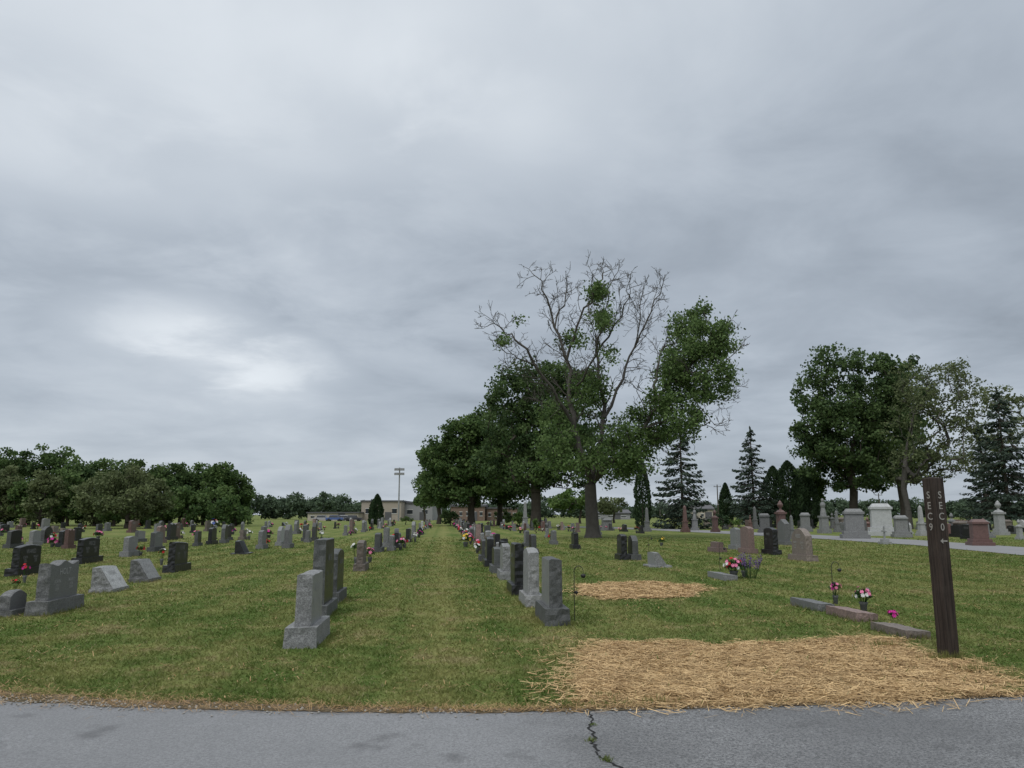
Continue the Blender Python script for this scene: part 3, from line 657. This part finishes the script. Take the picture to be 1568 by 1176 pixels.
def hook(u,vb,vt,lan=True):
    x,y=G(u,vb); z=W(u,vt,y)[2]; ac=Acc(); pts=[(0,0,0),(0,0,z*.9)]
    for a in np.linspace(math.pi,0.0,9): pts.append((0.07+0.07*math.cos(a),0,z*.92+0.08*math.sin(a)))
    ac.tube(pts,[.006]*len(pts),6,0)
    ac.tube([(0.14,0,z*.93),(0.14,0,z*.86)],[.003,.003],4,0); ac.tube([(.14,0,z*.87),(.14,0,z*.855),(.14,0,z*.80),(.14,0,z*.79)],[.005,.04,.03,.004],8,0)
    ac.tube([(0,0,z*.45),(-.03,0,z*.5),(.03,0,z*.56)],[.004,.004,.004],4,0); ac.tube([(.03,0,z*.56),(.03,0,z*.53),(.03,0,z*.48)],[.004,.035,.004],8,0)
    o=ac.build('shepherd_hook',['iron']); o.location=(x,y,0)
hook(880,951,868); hook(1277,928,862); hook(1103,880,832); hook(993,850,820); hook(330,842,808)
# ---------------------------------------------------------------- section post
def post():
    m,nt=newmat('dark_stained_wood'); N=NT(nt); tc=N.n('ShaderNodeTexCoord').outputs['Object']
    mp=N.n('ShaderNodeMapping'); mp.inputs['Scale'].default_value=(40,40,1.6); N.l(tc,mp.inputs[0])
    f=N.noise(mp.outputs[0],1.0,5,0.7); g=N.noise(tc,3,3)
    c=N.mix(N.smooth(f,0.3,0.75),(0.014,0.010,0.008),(0.058,0.044,0.036)); c=N.mix(N.math('MULTIPLY',N.smooth(g,.5,.8),.4),c,(0.085,0.07,0.06))
    N.out(c,.85,f,.7,.01,.25); M['post']=m
    M['letter']=plain('faded_white_paint',(0.27,0.26,0.24),0.9,0.4,25)
    x,y=G(1453,1008); z=W(1436,731,y)[2]; a=0.155
    ac=MB(); V,Fs,tg=gridbox(4,4,20,lambda X,Y,Z:(X*a/2,Y*a/2,Z*z-(0.012 if Z==1 and (abs(X)==1 or abs(Y)==1) else 0)),0.0,1); 
    V=[(vx+.004*noise.noise(Vector((vx*20,vy*20,vz*3))),vy+.004*noise.noise(Vector((vx*20,9,vz*3))),vz) for vx,vy,vz in V]
    ac.add(V,Fs,0)
    e=empty('section_marker_post',(x,y,0),math.radians(15)); put('post',ac.mesh('post',['post'],0),parent=e)
    t=MB(); s=.115; top=z-.21
    for i,ch in enumerate('SEC9'): text_on(t,ch,s,(-a/2-.006,0,top-i*.122),(0,-1,0),0)
    for i,ch in enumerate('SEC0'): text_on(t,ch,s,(0,-a/2-.006,top-i*.122),(1,0,0),0)
    zz=top-.52; yq=-a/2-.006
    t.add([(-.05,yq,zz),(-.01,yq,zz+.03),(-.01,yq,zz+.008),(.05,yq,zz+.008),(.05,yq,zz-.008),(-.01,yq,zz-.008),(-.01,yq,zz-.03)],[(0,6,5,4,3,2,1)],0)
    put('letters',t.mesh('letters',['letter']),parent=e)
post()
# ---------------------------------------------------------------- trees
def crown(ac,base,lobes,ncl,lpc,ls,cr,tr,rng,mb=0,ml=1,flat=0.7,skel=True,fork=None,grow=1.1):
    lb=np.array(lobes,float); lb[:,3:]*=grow; pr=lb[:,3]*lb[:,4]*lb[:,5]; pr/=pr.sum()
    k=rng.choice(len(lb),ncl,p=pr); d=rng.normal(size=(ncl,3)); d/=np.linalg.norm(d,axis=1)[:,None]
    C=lb[k,:3]+d*lb[k,3:]*(0.30+0.70*rng.random((ncl,1))**0.45)
    C=C[C[:,2]>0.6]; ncl=len(C)
    base=np.asarray(base,float); zmin,zmax=C[:,2].min(),C[:,2].max()
    if skel:
        zf=fork if fork else zmin+0.12*(zmax-zmin)
        cxy=C[:,:2].mean(0); nodes=[base]; par=[-1]
        for t in (0.3,0.65,1.0):
            nodes.append(np.array([base[0]+rng.normal(0,.1),base[1]+rng.normal(0,.1),zf*t])); par.append(len(nodes)-2)
        for t in (0.25,0.5,0.72):
            nodes.append(np.array([base[0]+(cxy[0]-base[0])*t+rng.normal(0,.3),base[1]+(cxy[1]-base[1])*t+rng.normal(0,.3),zf+(zmax-zf)*t])); par.append(len(nodes)-2)
        order=np.argsort(np.linalg.norm(C-nodes[3],axis=1))
        for i in order:
            c=C[i]; A=np.array(nodes[3:]); dd=np.linalg.norm(A-c,axis=1)+np.maximum(0,A[:,2]-c[2]+0.3)*1.5
            j=int(np.argmin(dd))+3; mid=nodes[j]*.5+c*.5+rng.normal(0,.12,3)*np.linalg.norm(c-nodes[j])*.8; mid[2]-=0.04*np.linalg.norm(c-nodes[j])
            nodes.append(mid); par.append(j); nodes.append(c); par.append(len(nodes)-2)
        cnt=np.ones(len(nodes))
        for i in range(len(nodes)-1,0,-1): cnt[par[i]]+=cnt[i]
        rad=np.maximum(0.025,tr*(cnt/cnt[0])**0.55)
        rad[0]*=1.35
        for i in range(1,len(nodes)):
            p=par[i]; r0=rad[p] if (p<4) else min(rad[p],rad[i]*1.25)
            ac.tube([nodes[p],nodes[i]],[r0,rad[i]],7 if rad[i]>.12 else 4,mb)
    n=ncl*lpc; ci=np.repeat(np.arange(ncl),lpc)
    crr=rng.uniform(.6,1.3,ncl)*cr
    d=rng.normal(size=(n,3)); d/=np.linalg.norm(d,axis=1)[:,None]; d[:,2]*=flat
    L=C[ci]+d*(crr[ci]*rng.random(n)**0.42)[:,None]
    keep=L[:,2]>0.2; L=L[keep]
    cs=rng.uniform(0.1,0.8,ncl)
    sh=np.clip(cs[ci]+rng.normal(0,.22,n),0,1)[keep]
    ac.leaves(L,ls,ml,sh,asp=0.38,rng=rng)
def lob(u,v,ru,rv,y,dy=0,ry=None):
    c=W(u,v,y+dy); k=y/F*1.03; return (c[0],c[1],c[2],ru*k,(ry or ru)*k,rv*k)
def tree(name,ub,y,lob_px,ncl,lpc,ls,cr,tr,seed,leaf='leaf',bark='bark',fork=None,grow=1.1):
    rng=np.random.default_rng(seed); x=W(ub,790,y)[0]; ac=Acc()
    crown(ac,(x,y,0),[lob(*l[:4],y,*(l[4:])) for l in lob_px],ncl,lpc,ls,cr,tr,rng,fork=fork,grow=grow)
    return ac.build(name,[bark,leaf],(x,y,0),0)
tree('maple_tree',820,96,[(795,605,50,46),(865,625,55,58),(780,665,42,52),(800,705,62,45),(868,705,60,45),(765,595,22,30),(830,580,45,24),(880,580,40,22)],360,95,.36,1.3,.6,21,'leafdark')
tree('maple_tree',722,112,[(705,672,34,34),(738,700,42,50),(685,705,36,38),(672,742,32,26),(715,745,50,26),(730,655,25,25)],250,95,.42,1.3,.5,22,'leaf')
tree('maple_tree',672,135,[(668,715,27,30),(655,745,20,20),(680,750,30,20)],120,90,.45,1.3,.35,23,'leaf')
tree('maple_tree',765,118,[(765,690,40,60),(775,740,45,30)],150,100,.42,1.4,.4,24,'leafdark')
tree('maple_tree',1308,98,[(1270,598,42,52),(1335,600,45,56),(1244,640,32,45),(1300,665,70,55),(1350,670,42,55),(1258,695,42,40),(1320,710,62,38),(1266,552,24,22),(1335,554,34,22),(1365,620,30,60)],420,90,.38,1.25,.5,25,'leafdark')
tree('maple_tree',1382,112,[(1390,600,32,50),(1380,680,40,60),(1350,720,35,25)],140,90,.4,1.3,.4,26,'leafdark')
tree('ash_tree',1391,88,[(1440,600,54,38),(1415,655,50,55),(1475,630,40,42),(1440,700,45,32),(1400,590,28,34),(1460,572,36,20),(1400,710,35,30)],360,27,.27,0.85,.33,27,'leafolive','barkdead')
tree('ash_tree',1545,115,[(1530,640,38,50),(1500,690,30,36),(1545,612,20,22)],130,35,.34,0.9,.28,28,'leafolive','barkdead')
tree('maple_tree',1600,75,[(1640,720,45,50),(1630,650,35,50)],90,60,.35,1.1,.35,29,'leaf')
tree('young_tree',1240,104,[(1240,745,22,24)],50,70,.35,.9,.2,31,'leafbright')
tree('crabapple_tree',196,92,[(160,755,38,26),(200,742,40,24),(235,760,28,26),(190,775,56,18)],140,80,.32,.95,.3,32,'leafolive')
tree('young_tree',888,140,[(870,765,28,14)],40,60,.45,1,.2,33,'leafbright')
tree('young_tree',940,150,[(938,775,20,11)],30,60,.45,1,.2,34,'leafolive')
tree('young_tree',650,175,[(650,765,13,11)],20,60,.5,1,.2,35,'leaf')
tree('young_tree',820,68,[(821,808,7,11)],14,60,.12,.25,.03,36,'leafbright',fork=.3)
def big_tree():
    rng=np.random.default_rng(42); Y=55.0; ac=Acc(); px=lambda u,v,d=0:W(u,v,Y+d)
    zones=[(1070,512,46,10),(1035,560,26,4),(1035,605,42,7),(1090,585,34,5),(1000,650,36,7),(955,690,42,8),(905,700,42,7),(915,448,12,1),(925,490,14,1),(880,522,16,2),(943,545,14,1),(900,600,30,3),(965,640,22,2),(796,493,6,0),(770,520,5,0),(850,650,34,4),(1112,540,22,3),(975,700,28,5),(1055,650,24,3),(860,695,40,6),(940,720,30,4)]
    limbs=[([(908,826,0),(907,800,0),(905,770,0),(904,742,0)],.50,.40),
     ([(904,742,0),(893,700,-.4),(880,655,-.8),(872,600,-.6),(868,550,0),(850,500,.6),(835,455,1),(822,422,1.3)],.25,.03),
     ([(880,655,-.8),(852,612,-2),(822,560,-2.6),(797,526,-3),(772,508,-3.2),(752,497,-3)],.15,.03),
     ([(822,560,-2.6),(800,550,-3.5),(777,537,-4)],.07,.025),
     ([(868,550,0),(884,505,-1),(903,462,-1.6),(918,432,-2),(925,410,-2)],.11,.028),
     ([(850,500,.6),(862,462,1.6),(870,435,2)],.07,.025),
     ([(904,742,0),(914,690,.8),(925,640,1.4),(921,590,1.6),(914,540,2),(925,480,2),(940,420,2.2)],.22,.03),
     ([(925,640,1.4),(950,580,2.8),(972,530,3.2),(997,480,3.4),(1016,438,3.6)],.13,.03),
     ([(972,530,3.2),(978,490,2.2),(984,452,2)],.06,.025),
     ([(914,540,2),(940,500,.4),(960,460,0),(968,438,0)],.08,.025),
     ([(904,746,0),(926,716,-.6),(960,690,-1.2),(990,655,-1.6),(1005,620,-1.8),(1030,580,-2),(1068,545,-2.2),(1100,522,-2)],.23,.04),
     ([(1005,620,-1.8),(1001,580,-1),(1012,540,0),(1040,510,.5),(1068,498,.8)],.12,.03),
     ([(990,655,-1.6),(1035,642,-3),(1070,652,-3.6),(1098,648,-4)],.08,.025),
     ([(1005,620,-1.8),(1050,602,.4),(1085,600,1.2),(1110,614,1.5)],.08,.025),
     ([(1030,580,-2),(1070,570,-3.5),(1100,562,-4),(1118,545,-4)],.08,.025),
     ([(893,700,-.4),(865,672,2),(840,640,3),(820,610,3.4)],.12,.03),
     ([(872,600,-.6),(900,570,-3),(915,530,-3.6),(905,490,-4)],.09,.025),
     ([(893,710,0),(870,700,-2.4),(845,690,-3.4)],.08,.025),
     ([(920,720,0),(945,700,2),(985,690,3.2),(1010,680,3.4)],.09,.025),
     ([(906,740,0),(932,712,-2),(955,700,-3.2),(985,705,-3.8)],.07,.025)]
    tips=[];allp=[]
    def branch(p,d,L,r,lvl):
        n=4; pts=[p]; q=p.copy(); dd=d.copy()
        for i in range(n):
            dd=dd+rng.normal(0,.20,3)+np.array((0,0,.04)); dd/=np.linalg.norm(dd); q=q+dd*L/n; pts.append(q.copy())
        rad=np.linspace(r,max(.012,r*.35),n+1); ac.tube(pts,rad,5 if lvl==0 else 3,0)
        tips.append((pts[-1],lvl))
        if lvl<2:
            m=4 if lvl==0 else 3
            for i in range(m):
                t=rng.uniform(.25,1)*n; a=int(min(t,n-1)); pp=pts[a]+(pts[a+1]-pts[a])*(t-a)
                nd=dd*.7+rng.normal(0,.55,3)+np.array((0,0,.12)); nd/=np.linalg.norm(nd)
                branch(pp,nd,L*rng.uniform(.38,.6),max(.016,r*.5),lvl+1)
        else: tips.append((pts[2],lvl))
    for li,(pp,r0,r1) in enumerate(limbs):
        A=np.array([px(*q) for q in pp]); 
        t=np.linspace(0,len(A)-1,(len(A)-1)*3+1); Pq=np.stack([np.interp(t,np.arange(len(A)),A[:,i]) for i in range(3)],1)
        if li: Pq[1:]+=rng.normal(0,.12,(len(Pq)-1,3))
        rad=np.interp(t,[0,len(A)-1],[r0,r1])
        if li==0: rad[0]*=1.4; rad[1]*=1.1; Pq[0][2]=-.05
        ac.tube(Pq,rad,10 if r0>.25 else 6,0); allp.append(Pq)
        if li==0: continue
        seg=np.linalg.norm(np.diff(Pq,axis=0),axis=1); Ltot=seg.sum(); s=Ltot*.25; cum=np.concatenate([[0],np.cumsum(seg)])
        while s<Ltot:
            p=np.array([np.interp(s,cum,Pq[:,i]) for i in range(3)]); k=min(len(seg)-1,np.searchsorted(cum,s)-1); d=Pq[k+1]-Pq[k]; d/=np.linalg.norm(d)
            sd=rng.normal(size=3); sd-=sd.dot(d)*d; sd/=np.linalg.norm(sd); nd=d*.7+sd*.8+np.array((0,0,.10)); nd/=np.linalg.norm(nd)
            f=s/Ltot; branch(p,nd,rng.uniform(1.2,2.5)*(1.15-.4*f),max(.026,(r0+(r1-r0)*f)*.4),0); s+=rng.uniform(.35,.75)
        branch(Pq[-1],(Pq[-1]-Pq[-2])/np.linalg.norm(Pq[-1]-Pq[-2]),1.2,r1,0)
    C=[];sh=[]
    def inv(p):
        a=math.atan((p[2]-CH)/p[1])-P; v=588-F*math.tan(a); return 784+F*p[0]/p[1]*(cp-((588-v)/F)*sp),v
    for p,l in tips:
        u,v=inv(p)
        for zu,zv,zr,_ in zones:
            if (u-zu)**2+(v-zv)**2<zr*zr*rng.uniform(.5,1.2):
                n=12
                q=rng.normal(0,.28,(n,3)); q[:,2]*=.75; C.append(p+q); b=rng.uniform(.25,.85); sh.append(np.clip(b+rng.normal(0,.2,n),0,1)); break
    AP=np.concatenate(allp[1:])
    for zu,zv,zr,k in zones:
        for i in range(int(k*1.3)):
            a=rng.uniform(0,6.28); r=zr*rng.random()**.5*1.05; c=px(zu+r*math.cos(a),zv+r*math.sin(a)*.8,rng.normal(0,1.6))
            j=np.argmin(np.linalg.norm(AP-c,axis=1)); m_=(AP[j]+c)/2+rng.normal(0,.2,3); ac.tube([AP[j],m_,c],[.04,.028,.014],4,0)
            for b_ in range(3):
                cc=c+rng.normal(0,.45,3)*(1,1,.6); n=28; q=rng.normal(0,.33,(n,3)); q[:,2]*=.6; C.append(cc+q); b=rng.uniform(.25,.85); sh.append(np.clip(b+rng.normal(0,.2,n),0,1))
    ac.leaves(np.concatenate(C),.20,1,np.concatenate(sh),asp=.38,rng=rng)
    x,y,_=px(908,826); ac.build('half_dead_tree',['barkdead','leaf'],(x,y,0),0)
big_tree()
def spruce(name,u,vt,y,Rb,seed,z0=.6,mat='needle',dens=1.0):
    rng=np.random.default_rng(seed); ac=Acc(); x,_,H=W(u,vt,y)
    ac.tube([(x,y,0),(x,y,H*.5),(x,y,H)],[.22,.12,.03],7,0)
    tz=rng.random(60); ac.leaves(np.column_stack([x+rng.normal(0,.1,60)*tz,y+rng.normal(0,.1,60)*tz,H-.1-1.3*tz]),.35,1,rng.random(60),asp=.22,A=np.column_stack([rng.normal(0,.5,60),rng.normal(0,.5,60),np.ones(60)]),rng=rng)
    z=z0
    while z<H-.5:
        t=(z-z0)/(H-z0); Lm=Rb*(1-t)**.8*(0.8+.35*rng.random())
        for b in range(int(7+4*(1-t))):
            th=rng.uniform(0,2*math.pi); L=Lm*rng.uniform(.65,1.15)+.15; zb=z+rng.uniform(-.2,.2); dv=np.array((math.cos(th),math.sin(th),0))
            n=max(6,int(L/.08*dens)); s=rng.random(n)**.6; lat=np.array((-dv[1],dv[0],0)); off=rng.normal(0,1,n)*.13*L*(1.15-s)**.5
            C=np.array((x,y,zb))+dv*(s*L)[:,None]+lat*off[:,None]; C[:,2]+= -.30*L*s+.2*L*s*s*s - rng.random(n)*.24 -np.abs(off)*.2
            A=dv*.8+lat*rng.normal(0,.8,n)[:,None]+np.array((0,0,-.5))
            ac.leaves(C,.40,1,np.clip(rng.uniform(.1,.8)+rng.normal(0,.15,n),0,1),asp=.22,A=A,rng=rng)
            if L>.8: ac.tube([(x,y,zb),tuple(np.array((x,y,zb))+dv*L*.9+np.array((0,0,-.2*L)))],[.04,.012],3,0)
        z+=rng.uniform(.4,.75)*(1 if t<.7 else .7)
    ac.build(name,['bark',mat],(x,y,0))
spruce('spruce_tree',1040,640,88,3.7,1); spruce('spruce_tree',1148,652,98,3.8,2); spruce('spruce_tree',1525,592,82,4.3,3,1.6); spruce('spruce_tree',1497,645,96,3.2,4,1.6)
def arbor(name,u,vt,y,R,seed,n=3500):
    rng=np.random.default_rng(seed); ac=Acc(); x,_,H=W(u,vt,y); ac.tube([(x,y,0),(x,y,H*.8)],[.12,.04],6,0)
    t=rng.random(n)**.85; th=rng.uniform(0,2*math.pi,n); prof=R*np.minimum(1,(1-t)*2.2)**.65*(0.75+.25*np.minimum(1,t*6))
    nn=np.array([noise.noise(Vector((math.cos(a)*2,math.sin(a)*2,b*H*.8+seed))) for a,b in zip(th,t)]); r=prof*(1+.25*nn)*rng.uniform(.72,1.05,n)
    C=np.column_stack([x+r*np.cos(th),y+r*np.sin(th),.15+t*(H-.15)]); A=np.column_stack([np.cos(th)*.5,np.sin(th)*.5,np.ones(n)])+rng.normal(0,.25,(n,3))
    ac.leaves(C,.3,1,np.clip(.45+nn*.6+rng.normal(0,.15,n),0,1),asp=.25,A=A,rng=rng); ac.build(name,['bark','arbor'],(x,y,0))
arbor('arborvitae',982,703,90,.95,1); arbor('arborvitae',578,757,120,.95,2); arbor('arborvitae',1183,714,100,1.7,3,5000); arbor('arborvitae',1205,706,100,2.2,4,7000); arbor('arborvitae',1228,716,101,1.8,5,5000); arbor('arborvitae',1110,740,104,.9,6)
arbor('arborvitae',572,765,122,.7,7)
def shrub(u,y,R,seed,leaf):
    rng=np.random.default_rng(seed); x=W(u,790,y)[0]; ac=Acc(); crown(ac,(x,y,0),[(x,y,R*.7,R,R,R*.7)],26,70,R*.16,R*.33,.06,rng); ac.build('shrub',['bark',leaf],(x,y,0),0)
for i,(u,y,R,l) in enumerate([(1105,84,1.1,'arbor'),(690,118,1.6,'leafdark'),(795,105,1.3,'leafbright'),(622,125,.9,'leaf'),(1345,92,1.2,'leaf'),(1122,86,.8,'leafbright'),(770,122,1.5,'leaf'),(1062,95,.9,'leaf'),(1265,100,1.2,'leafdark')]): shrub(u,y,R,50+i,l)
def mass(name,items,mats,seed):
    rng=np.random.default_rng(seed); ac=Acc()
    for (u,vt,y,ru,ncl,lpc,ls,cr,ml) in items:
        zt=W(u,vt,y)[2]; x=W(u,vt,y)[0]; r=ru*y/F
        lobes=[(x,y,zt-r*1.0,r*.85,r*.85,r*.95),(x+rng.normal(0,r*.3),y,zt*.45,r*1.05,r*1.0,zt*.42)]
        crown(ac,(x,y,0),lobes,ncl,lpc,ls,cr,.22,rng,ml=ml,skel=(y<140),grow=1.0)
    return ac.build(name,mats,(0,0,0))
rng=np.random.default_rng(77); it=[]
pu=[-260,-100,0,35,75,105,130,165,205,245,285,315,345,362,374]; pvv=[672,676,684,692,676,688,706,694,708,714,700,712,708,718,748]
for u in range(-260,372,26): it.append((u+rng.uniform(-5,5),float(np.interp(u,pu,pvv))+rng.uniform(-3,6),rng.uniform(114,122),rng.uniform(22,31),60,75,.42,1.15,1 if rng.random()<.4 else 2))
for u in range(-250,366,36): it.append((u+rng.uniform(-8,8),float(np.interp(u,pu,pvv))+rng.uniform(28,45),rng.uniform(106,111),rng.uniform(20,27),36,75,.40,1.0,2 if rng.random()<.6 else 3))
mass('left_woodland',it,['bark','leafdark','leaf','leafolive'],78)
it=[]
pu=[-900,370,390,420,450,480,505,520,531,545,560,640,700,800,840,875,900,930,960,1010,1100,1300,1568,2400]; pvv=[758,755,750,760,755,760,752,750,763,768,765,768,770,768,758,762,770,766,773,770,766,763,763,763]
u=-600
while u<2300:
    y=rng.uniform(255,285) if u<535 else rng.uniform(320,360); it.append((u,float(np.interp(u,pu,pvv))+rng.uniform(-2,4),y,rng.uniform(10,16),26,50,.85,1.9,1)); u+=rng.uniform(10,17)
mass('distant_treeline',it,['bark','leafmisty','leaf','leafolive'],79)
# ---------------------------------------------------------------- buildings
M['tan']=plain('tan_metal_panel',(0.31,0.27,0.225),.8,.06,.3); M['greyp']=plain('grey_panel',(0.24,0.24,0.245),.8,.06,.3); M['brick']=plain('brown_brick',(0.17,0.12,0.095),.9,.2,2)
M['roof']=plain('roof_dark',(0.09,0.09,0.095),.8,.15,1); M['glass']=plain('window_glass',(0.03,0.035,0.04),.1,.1,1,0,.6); M['beige']=plain('beige_wall',(0.38,0.34,0.28),.8,.06,.3); M['trim']=plain('white_trim',(.5,.5,.48),.7,.05)
def building(name,u0,u1,vt,y,depth,wall,nwin,door=True,gable=0.0):
    x0=W(u0,790,y)[0];x1=W(u1,790,y)[0];h=W(u0,vt,y)[2]; w=x1-x0; e=empty(name,((x0+x1)/2,y,0))
    m=MB(); m.box((0,depth/2,0),(w,depth,h)); put('walls',m.mesh('walls',[wall]),parent=e)
    m=MB(); m.box((0,depth/2,h),(w+.6,depth+.6,.35))
    if gable: m.add([(-w/2-.4,-.4,h+.36),(w/2+.4,-.4,h+.36),(w/2+.4,depth+.4,h+.36),(-w/2-.4,depth+.4,h+.36),(-w/2-.4,depth/2,h+gable),(w/2+.4,depth/2,h+gable)],[(0,1,5,4),(2,3,4,5),(0,4,3),(1,2,5)],0)
    put('roof',m.mesh('roof',['roof']),parent=e)
    m=MB(); f=MB(); n=nwin
    for i in range(n):
        xx=-w/2+w*(i+.5)/n; ww=w/n*.35; m.box((xx,-.03,h*.38),(ww,.08,h*.24)); f.box((xx,-.02,h*.38-.16),(ww+.3,.1,.14)); f.box((xx,-.02,h*.62+.01),(ww+.3,.1,.14))
    if n: put('windows',m.mesh('windows',['glass']),parent=e); put('window_frames',f.mesh('frames',['trim']),parent=e)
    if door: m=MB(); m.box((w*.18,-.06,0),(1.8,.1,2.3)); put('door',m.mesh('door',['roof']),parent=e)
building('school_building',553,614,768,215,30,'tan',3); building('school_gymnasium',616,662,771,222,30,'greyp',2); building('warehouse',471,548,786,208,16,'beige',5)
building('brick_building',690,742,776,200,18,'brick',5,gable=.8); building('brick_building',745,792,779,205,18,'brick',5); building('farm_building',905,965,787,260,14,'greyp',3,gable=1.5); building('house',1070,1092,781,210,10,'beige',2,gable=2.0)
def pole(name,u,vt,y,arm=True):
    x,_,z=W(u,vt,y); mb=MB(); mb.lathe([(.2,0),(.14,z)],8,0,(0,0,0))
    if arm:
        for k in (0,1): mb.box((0,-.2,z-.3-k*1.1),(2.4,.15,.15)); [mb.box((dx,-.35,z-.75-k*1.1),(.55,.35,.45)) for dx in(-.95,-.32,.32,.95)]
    else: mb.box((0,-.15,z-.7),(2.2,.12,.14)); [mb.box((dx,-.15,z-.56),(.1,.1,.25)) for dx in(-.9,.9)]
    put(name,mb.mesh(name,['g_light' if arm else 'bark']),(x,y,0))
pole('stadium_light_pole',612,716,190); pole('utility_pole',1098,742,230,False); pole('utility_pole',1345,755,240,False); pole('utility_pole',1010,765,300,False)
def car(u,y,col,rz):
    M[col[0]]=plain(col[0],col[1],.3,.05,1,0,.5); x=W(u,790,y)[0]; e=empty('parked_car',(x,y,0),rz)
    m=MB(); m.box((0,0,.35),(4.4,1.75,.5),0,.97); m.box((-.2,0,.85),(2.6,1.6,.55),1,.72,.85); m.box((-.2,0,1.4),(1.87,1.36,.05),0)
    put('body',m.mesh('body',[col[0],'glass'],.02),parent=e)
    m=MB()
    for a in(-1.35,1.35):
        for b in(-.8,.8):
            V=[(a+.33*math.cos(t),b+s,.33+.33*math.sin(t)) for s in(-.1,.1) for t in np.arange(12)*math.pi/6]; m.add(V,[(i,(i+1)%12,12+(i+1)%12,12+i) for i in range(12)]+[tuple(range(12)),tuple(range(12,24))],0)
    put('wheels',m.mesh('wheels',['iron']),parent=e)
car(513,195,('car_paint_blue',(.06,.1,.25)),0); car(528,196,('car_paint_white',(.6,.6,.6)),0); car(494,197,('car_paint_silver',(.3,.3,.32)),0); car(541,194,('car_paint_dark',(.03,.03,.04)),0)
print('objects',len(D.objects),'faces',sum(len(o.data.polygons) for o in D.objects if o.type=='MESH'))
